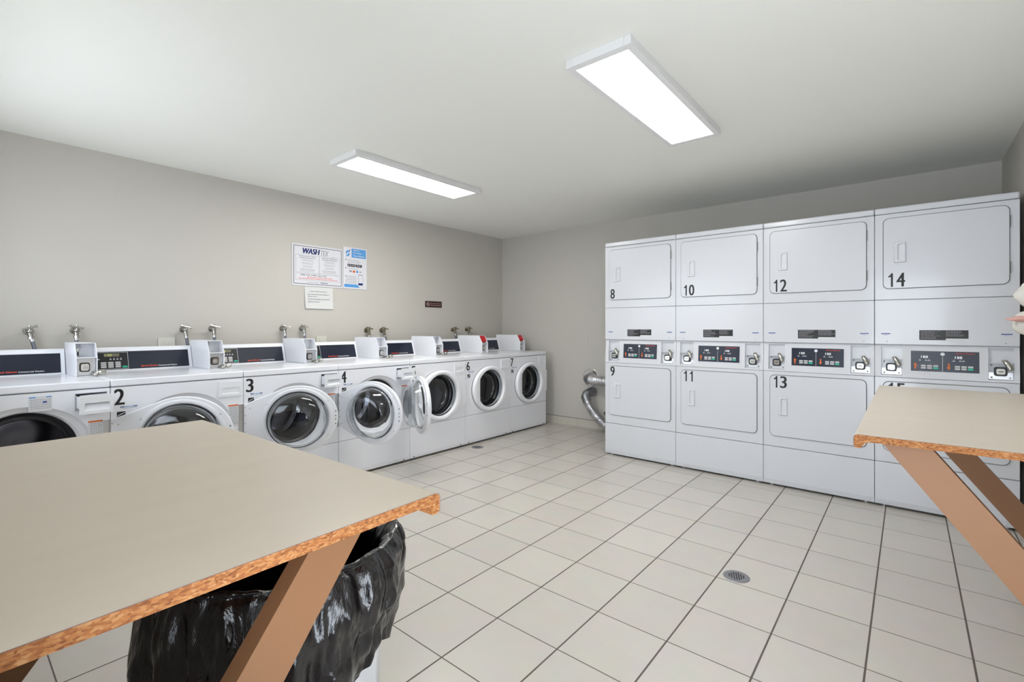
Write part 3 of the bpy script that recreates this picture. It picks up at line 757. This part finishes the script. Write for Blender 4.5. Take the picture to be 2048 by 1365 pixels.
# ------------------------------------------------------------ wall valves with hoses
def valve(y, z, kind, label, hdy):
    t = empty('water_valve', (0, y, z), PI / 2, label, 'water valve', 'chrome water valves on the poster wall')
    # local: -y points out from the wall, x along the wall
    CH = VCHROME if kind != 'old' else OLD
    m = MB(); m.lathe([(.0, -.006), (.022, -.006), (.026, 0)], (0, 0, 0), 'y', CH, 18)
    m.tube([(0, 0, 0), (0, -.045, 0)], .011, CH, 12); m.ball((0, -.048, -.002), .017, CH)
    m.tube([(0, -.048, -.01), (hdy * .15, -.052, -.05)], [.013, .012], CH, 12); m.lathe([(.015, 0), (.015, .014)], (hdy * .12, -.052, -.050), 'z', CH, 8, True, True)
    m.tube([(0, -.048, 0), (0, -.066, .018)], .007, CH, 8)
    m.build('valve_body', t)
    m = MB(); a = .3 if kind == 'a' else -.25
    P = [(-.036 * math.cos(a), -.068, .022 - .036 * math.sin(a)), (0, -.070, .020), (.036 * math.cos(a), -.068, .022 + .036 * math.sin(a))]
    m.tube([P[0], (P[0][0] * .5, -.069, (P[0][2] + .020) / 2), P[1], (P[2][0] * .5, -.069, (P[2][2] + .020) / 2), P[2]], [.008, .005, .008, .005, .008], CH, 8)
    m.tube([(0, -.066, .004), (0, -.066, .036)], .005, CH, 8)
    m.build('valve_handle', t)
    m = MB(); st = Vector((hdy * .15, -.052, -.045)); en = Vector((hdy, -.05, -.34))
    path = []
    for i in range(15):
        f = i / 14; p = st.lerp(en, f); p.x = st.x + hdy * (f ** 1.0) ; p.y += -.012 * math.sin(f * PI); path.append(tuple(p))
    m.tube(path, .0105, HOSE, 12); m.tube(path[:2], .0125, STEEL, 12)
    m.build('hose', t)
VCHROME = mat('worn_chrome', (.42, .41, .38), .24, 1.0)
OLD = mat('tarnished_brass', (.24, .21, .15), .35, .9)
vs = [(-4.535, 1.178, 'a', .060, 'chrome wall valve leftmost of all, its hose slanting down behind the first washer'),
      (-4.318, 1.182, 'b', .004, 'chrome wall valve above the coin box of the leftmost washer'),
      (-3.705, 1.186, 'b', .030, 'chrome wall valve beside the white outlet plate behind washer 2'),
      (-3.512, 1.190, 'b', .004, 'chrome wall valve above the coin box of washer 2'),
      (-2.960, 1.193, 'b', .010, 'chrome wall valve above washer 3, left of its pair'),
      (-2.785, 1.193, 'b', .006, 'chrome wall valve above the coin box of washer 3, right of its pair'),
      (-2.115, 1.172, 'old', .020, 'tarnished wall valve behind washer 4, left of its pair'),
      (-1.932, 1.170, 'old', .050, 'tarnished wall valve behind washer 4, right of its pair'),
      (-.922, 1.172, 'old', .010, 'tarnished wall valve behind washer 6, left of its pair'),
      (-.688, 1.176, 'old', .040, 'tarnished wall valve behind washer 6, right of its pair')]
for y, z, kd, hd, lb in vs: valve(y, z, kd, lb, hd)

# ------------------------------------------------------------ posters and plates on the left wall (built facing -y, turned to face +x)
def wall_item(name, y, z, mb, label, cat, group=None, off=.0015, bevel=0):
    o = mb.build(name, loc=(off, y, z), rot=(0, 0, PI / 2), bevel=bevel, recalc=False); return tag(o, label, cat, group)
rnd = random.Random(3)
m = MB(); W_, H_ = .497, .384
m.box((0, -.002, 0), (W_, 0, H_), PAPER)
def frame(m, x0, x1, z0, z1, t_, y, mt): m.quad(x0, x1, z0, z0 + t_, y, mt).quad(x0, x1, z1 - t_, z1, y, mt).quad(x0, x0 + t_, z0 + t_, z1 - t_, y, mt).quad(x1 - t_, x1, z0 + t_, z1 - t_, y, mt)
frame(m, .014, .486, .016, .370, .006, -.0024, SEAM)
m.text('WASH', .092, .262, .300, .352, -.0024, DKBLUE, slant=.18, bold=.004); m.text('TEX', .266, .352, .296, .346, -.0024, GPRT, slant=.15, bold=.0008); m.text('INC', .386, .416, .287, .298, -.0024, GPRT)
frame(m, .034, .258, .124, .288, .002, -.0024, GPRT); frame(m, .256, .466, .124, .288, .002, -.0024, GPRT); frame(m, .034, .466, .054, .116, .002, -.0024, GPRT)
for cx in (.146, .361):
    for i, (z, hw, h) in enumerate(((.272, .080, .006), (.256, .076, .006), (.240, .05, .004), (.230, .055, .004), (.212, .06, .004), (.202, .05, .004), (.184, .048, .004), (.174, .044, .004), (.156, .07, .004), (.146, .075, .004), (.136, .065, .004))):
        m.greek(cx - hw, cx + hw, z, h * .8, -.0024, SEAM if h > .005 else GPRT, rnd)
m.text('708-735-2495 ext 354', .078, .330, .094, .110, -.0024, SEAM, bold=.0006)
m.greek(.14, .39, .080, .005, -.0024, REDP, rnd); m.greek(.06, .44, .066, .005, -.0024, REDP, rnd)
m.greek(.14, .26, .034, .004, -.0024, GPRT, rnd); m.text('WASHTEX', .270, .345, .031, .042, -.0024, DKBLUE, bold=.0008)
wall_item('poster', -2.877, 1.588, m, 'white framed WASHTEX notice with a phone number, largest paper on the wall', 'poster', off=.003)
m = MB(); W_, H_ = .262, .415
m.box((0, -.002, 0), (W_, 0, H_), PAPER)
m.quad(.090, .252, .315, .405, -.0024, LBLUE)
for i, (s_, x1) in enumerate((('How To', .175), ('Pay With', .200), ('Your Phone', .232))): m.text(s_, .108, x1, .382 - i * .027, .396 - i * .027, -.0028, PAPER, bold=.0008)
for P in ([(.022, .352), (.040, .385), (.074, .378), (.066, .362), (.050, .365), (.044, .350)], [(.074, .352), (.060, .322), (.028, .328), (.034, .342), (.050, .340), (.056, .356)], [(.020, .306), (.034, .322), (.044, .322)], [(.062, .380), (.074, .380), (.078, .402)]):
    m.add([(a, -.0024, b) for a, b in P], [tuple(range(len(P)))], LBLUE if P[0][1] != .380 else DKBLUE)
for i, z in enumerate((.286, .272, .259)): m.greek(.048, .048 + (.13, .15, .13)[i], z, .004, -.0024, GPRT, rnd)
m.quad(.022, .034, .284, .294, -.0024, SEAM).quad(.022, .034, .200, .210, -.0024, SEAM).quad(.022, .034, .118, .128, -.0024, SEAM)
m.rrect(.046, .128, .222, .248, -.0026, -.002, .003, BLACK).rrect(.134, .206, .222, .248, -.0026, -.002, .003, BLACK)
m.quad(.052, .062, .230, .240, -.003, PAPER).greek(.070, .120, .232, .006, -.003, PAPER, rnd).greek(.144, .200, .232, .006, -.003, PAPER, rnd)
m.greek(.046, .165, .202, .004, -.0024, GPRT, rnd)
m.quad(.066, .094, .168, .184, -.0024, GPRT).quad(.104, .130, .164, .186, -.0024, ORNG).quad(.142, .164, .164, .186, -.0024, LBLUE).quad(.176, .200, .170, .180, -.0024, GPRT)
for i in range(5): m.greek(.040 if i < 2 else .026, .145, .122 - i * .016, .005, -.0024, GPRT, rnd)
m.add([(.012, -.0024, .014), (.180, -.0024, .014), (.160, -.0024, .040), (.150, -.0024, .046), (.012, -.0024, .046)], [(0, 1, 2, 3, 4)], LBLUE)
m.rrect(.166, .216, .040, .148, -.0028, -.002, .006, DKBLUE).quad(.168, .214, .062, .144, -.0032, PAPER).quad(.176, .206, .100, .136, -.0036, STICK)
m.add([(.205, -.0024, .018), (.255, -.0024, .018), (.222, -.0024, .095)], [(0, 1, 2)], STICK)
wall_item('poster', -2.374, 1.590, m, 'narrow white and blue sheet about paying by phone, right of the large notice', 'poster', off=.0045)
m = MB(); K = 8; rows = []
for j in range(K + 1):
    z = .205 * j / K; cur = .012 * (1 - j / K) ** 2
    rows.append([(.006 * (1 - j / K), -.001 - cur, z), (.13, -.001 - cur * .8, z), (.279, -.001 - cur * .6, z)])
V = [p for r_ in rows for p in r_]; m.add(V, [(j * 3 + i, j * 3 + i + 1, j * 3 + i + 4, j * 3 + i + 3) for j in range(K) for i in range(2)], PAPER2)
for (z, x0, x1, h, mt) in ((.160, .05, .225, .006, GPRT), (.132, .03, .235, .006, GPRT), (.112, .03, .12, .006, GPRT)): m.greek(x0, x1, z, h * .8, -.0075, mt, rnd)
GREYH = mat('pencil_grey', (.42, .42, .46), .6)
for (z, x0, x1) in ((.086, .03, .24), (.060, .03, .14)): m.greek(x0, x1, z, .008, -.010, GREYH, rnd)
wall_item('paper_note', -2.760, 1.378, m, 'plain white handwritten note curling below the large notice', 'note', off=.003)
m = MB(); m.rrect(0, .250, 0, .072, -.004, 0, .006, MAROON)
m.lathe([(.019, -.0046), (.025, -.0046)], (.040, 0, .036), 'y', SIGNTX, 28)
m.add([(.024, -.0048, .049), (.028, -.0048, .053), (.056, -.0048, .023), (.052, -.0048, .019)], [(0, 1, 2, 3)], SIGNTX); m.lathe([(.0, -.0046), (.009, -.0046)], (.038, 0, .036), 'y', SIGNTX, 12)
m.text('No Pets, Please', .078, .240, .038, .053, -.0046, SIGNTX, bold=.0004); m.greek(.076, .240, .020, .007, -.0046, SIGNTX, rnd)
wall_item('sign', -1.346, 1.438, m, 'small maroon plaque with a barred circle on the poster wall above washer 5', 'sign')
for y, z, w_, h_, lb in ((-3.865, 1.055, .105, .07, 'white outlet cover on the wall peeking above the panel of washer 2'), (-2.650, 1.045, .10, .075, 'beige outlet cover on the wall peeking above the panel of washer 4')):
    m = MB(); m.rrect(0, w_, 0, h_, -.007, 0, .006, OUTLET)
    m.box((w_ * .3, -.009, h_ * .25), (w_ * .7, -.007, h_ * .75), OUTLET)
    o = wall_item('outlet_cover', y, z, m, lb, 'outlet cover', bevel=.001)
m = MB(); m.rrect(0, .075, 0, .118, -.004, 0, .004, WALLM)
for z in (.02, .098): m.lathe([(.0, -.006), (.003, -.0055), (.004, -.004)], (.0375, 0, z), 'y', WALLM, 8)
tag(m.build('wall_plate', loc=(1.300, -.0005, 1.003), bevel=.0015), 'blank wall-coloured cover plate on the back wall left of dryer 8', 'wall plate')

# ------------------------------------------------------------ exhaust ducts
m = MB(); m.lathe([(.064, -.004), (.100, -.010), (.107, -.006), (.108, 0)], (0, 0, 0), 'y', CHROME, 36)
tag(m.build('vent_collar', loc=(1.415, 0, .605)), 'round shiny metal collar around the duct opening in the back wall', 'vent collar')
def foil(path, r, corr=.0062, n=60):
    pts = []; rad = []
    P = [Vector(p) for p in path]; Ls = [0]
    for i in range(1, len(P)): Ls.append(Ls[-1] + (P[i] - P[i - 1]).length)
    for i in range(n * 4 + 1):
        s_ = Ls[-1] * i / (n * 4)
        k = max(j for j in range(len(P) - 1) if Ls[j] <= s_ + 1e-9)
        f = (s_ - Ls[k]) / (Ls[k + 1] - Ls[k]); pts.append(P[k].lerp(P[k + 1], f)); rad.append(r + corr * math.sin(2 * PI * i / 4 * 1.0 + .8) + corr * .3 * math.sin(i * 1.7))
    return pts, rad
t = empty('exhaust_duct', (0, 0, 0), 0, 'silver foil duct running level from the wall collar to behind dryer 8', 'duct', 'foil exhaust ducts')
t.location = (1.43, -.01, .60)
MB().tube([(-.01, 0, 0), (-.005, -.05, 0), (.012, -.10, .0), (.05, -.14, .0), (.085, -.150, .0)], .058, GALV, 24).build('elbow', t)
p, r = foil([(.075, -.150, 0), (.17, -.165, -.002), (.30, -.16, -.01), (.45, -.15, -.02), (.66, -.13, -.02), (.72, -.12, -.02)], .055, n=46)
MB().tube(p, r, FOIL, 28).build('foil_hose', t)
t = empty('exhaust_duct', (1.43, -.01, .44), 0, 'silver foil duct slanting down from a grey elbow below the wall collar', 'duct', 'foil exhaust ducts')
MB().tube([(.02, 0, .0), (.02, -.05, .0), (.012, -.075, -.003), (-.01, -.105, -.022), (-.010, -.125, -.05), (.012, -.135, -.085), (.03, -.140, -.11)], .053, GALV, 24).build('elbow', t)
p, r = foil([(.022, -.138, -.10), (.06, -.150, -.155), (.15, -.165, -.245), (.26, -.16, -.335), (.34, -.15, -.37), (.45, -.14, -.375)], .048, n=50)
MB().tube(p, r, FOIL, 28).build('foil_hose', t)
m = MB(); m.tube([(1.72, -.03, .30), (1.66, -.06, .25), (1.645, -.085, .215), (1.70, -.10, .18), (1.80, -.11, .16)], .011, DARK, 10)
tag(m.build('power_cord'), 'black cord behind dryer 8, above the slanting foil duct', 'cord')

# ------------------------------------------------------------ floor drains
def drain(x, y, label):
    t = empty('floor_drain', (x, y, 0), .35, label, 'floor drain', 'round metal floor drains')
    m = MB().lathe([(.0, .003), (.045, .003), (.056, .0025), (.060, .0005)], (0, 0, 0), 'z', DRAIN, 36)
    for i in range(-3, 4):
        for j in range(-3, 4):
            if i * i + j * j < 12: m.box((i * .0105 - .0032, j * .0105 - .0032, .003), (i * .0105 + .0032, j * .0105 + .0032, .0034), HOLE)
    m.build('grate', t)
drain(3.709, -2.474, 'round metal floor drain in the open floor, nearest the camera')
drain(.996, -1.493, 'round metal floor drain close to the front of washer 6')

# ------------------------------------------------------------ soft pink and white bundle hanging at the right wall
t = empty('hanging_cloth', (4.80, -2.0, 1.25), 0, 'soft white and pale pink cloth bundle hanging high by the right wall', 'cloth')
def puff(c, r, sq, mt, seed, name):
    m = MB(); R = []
    for j in range(1, 24):
        a = PI * j / 24; ring = []
        for i in range(40):
            b = 2 * PI * i / 40; d = Vector((math.sin(a) * math.cos(b), math.sin(a) * math.sin(b), math.cos(a)))
            k = 1 + .16 * noise.noise(d * 1.5 + Vector((seed, 0, 0))) + .07 * noise.noise(d * 5 + Vector((seed, 2, 0)))
            ring.append((c[0] + sq[0] * r * k * d.x, c[1] + sq[1] * r * k * d.y, c[2] + sq[2] * r * k * d.z))
        R.append(ring)
    m.loft(R, mt, True, True); return m.build(name, t, sharp=180)
puff((.0, 0, -.03), .085, (1.25, .7, .75), CWHITE, 1, 'lower_fold')
puff((.0, 0, .09), .078, (1.15, .7, .95), CWHITE, 5, 'upper_fold')
puff((.03, .03, .03), .085, (1.1, .6, 1.2), CWHITE, 3, 'middle_fold')
puff((-.035, -.03, -.012), .06, (1.5, .5, .22), CPINK, 9, 'pink_fold')
puff((.02, -.04, .055), .05, (1., .6, 1.1), CPINK, 12, 'pink_lining')
MB().tube([(.082, 0, .13), (.05, 0, .15), (.01, 0, .14)], .005, CHROME, 8).build('hook', t)
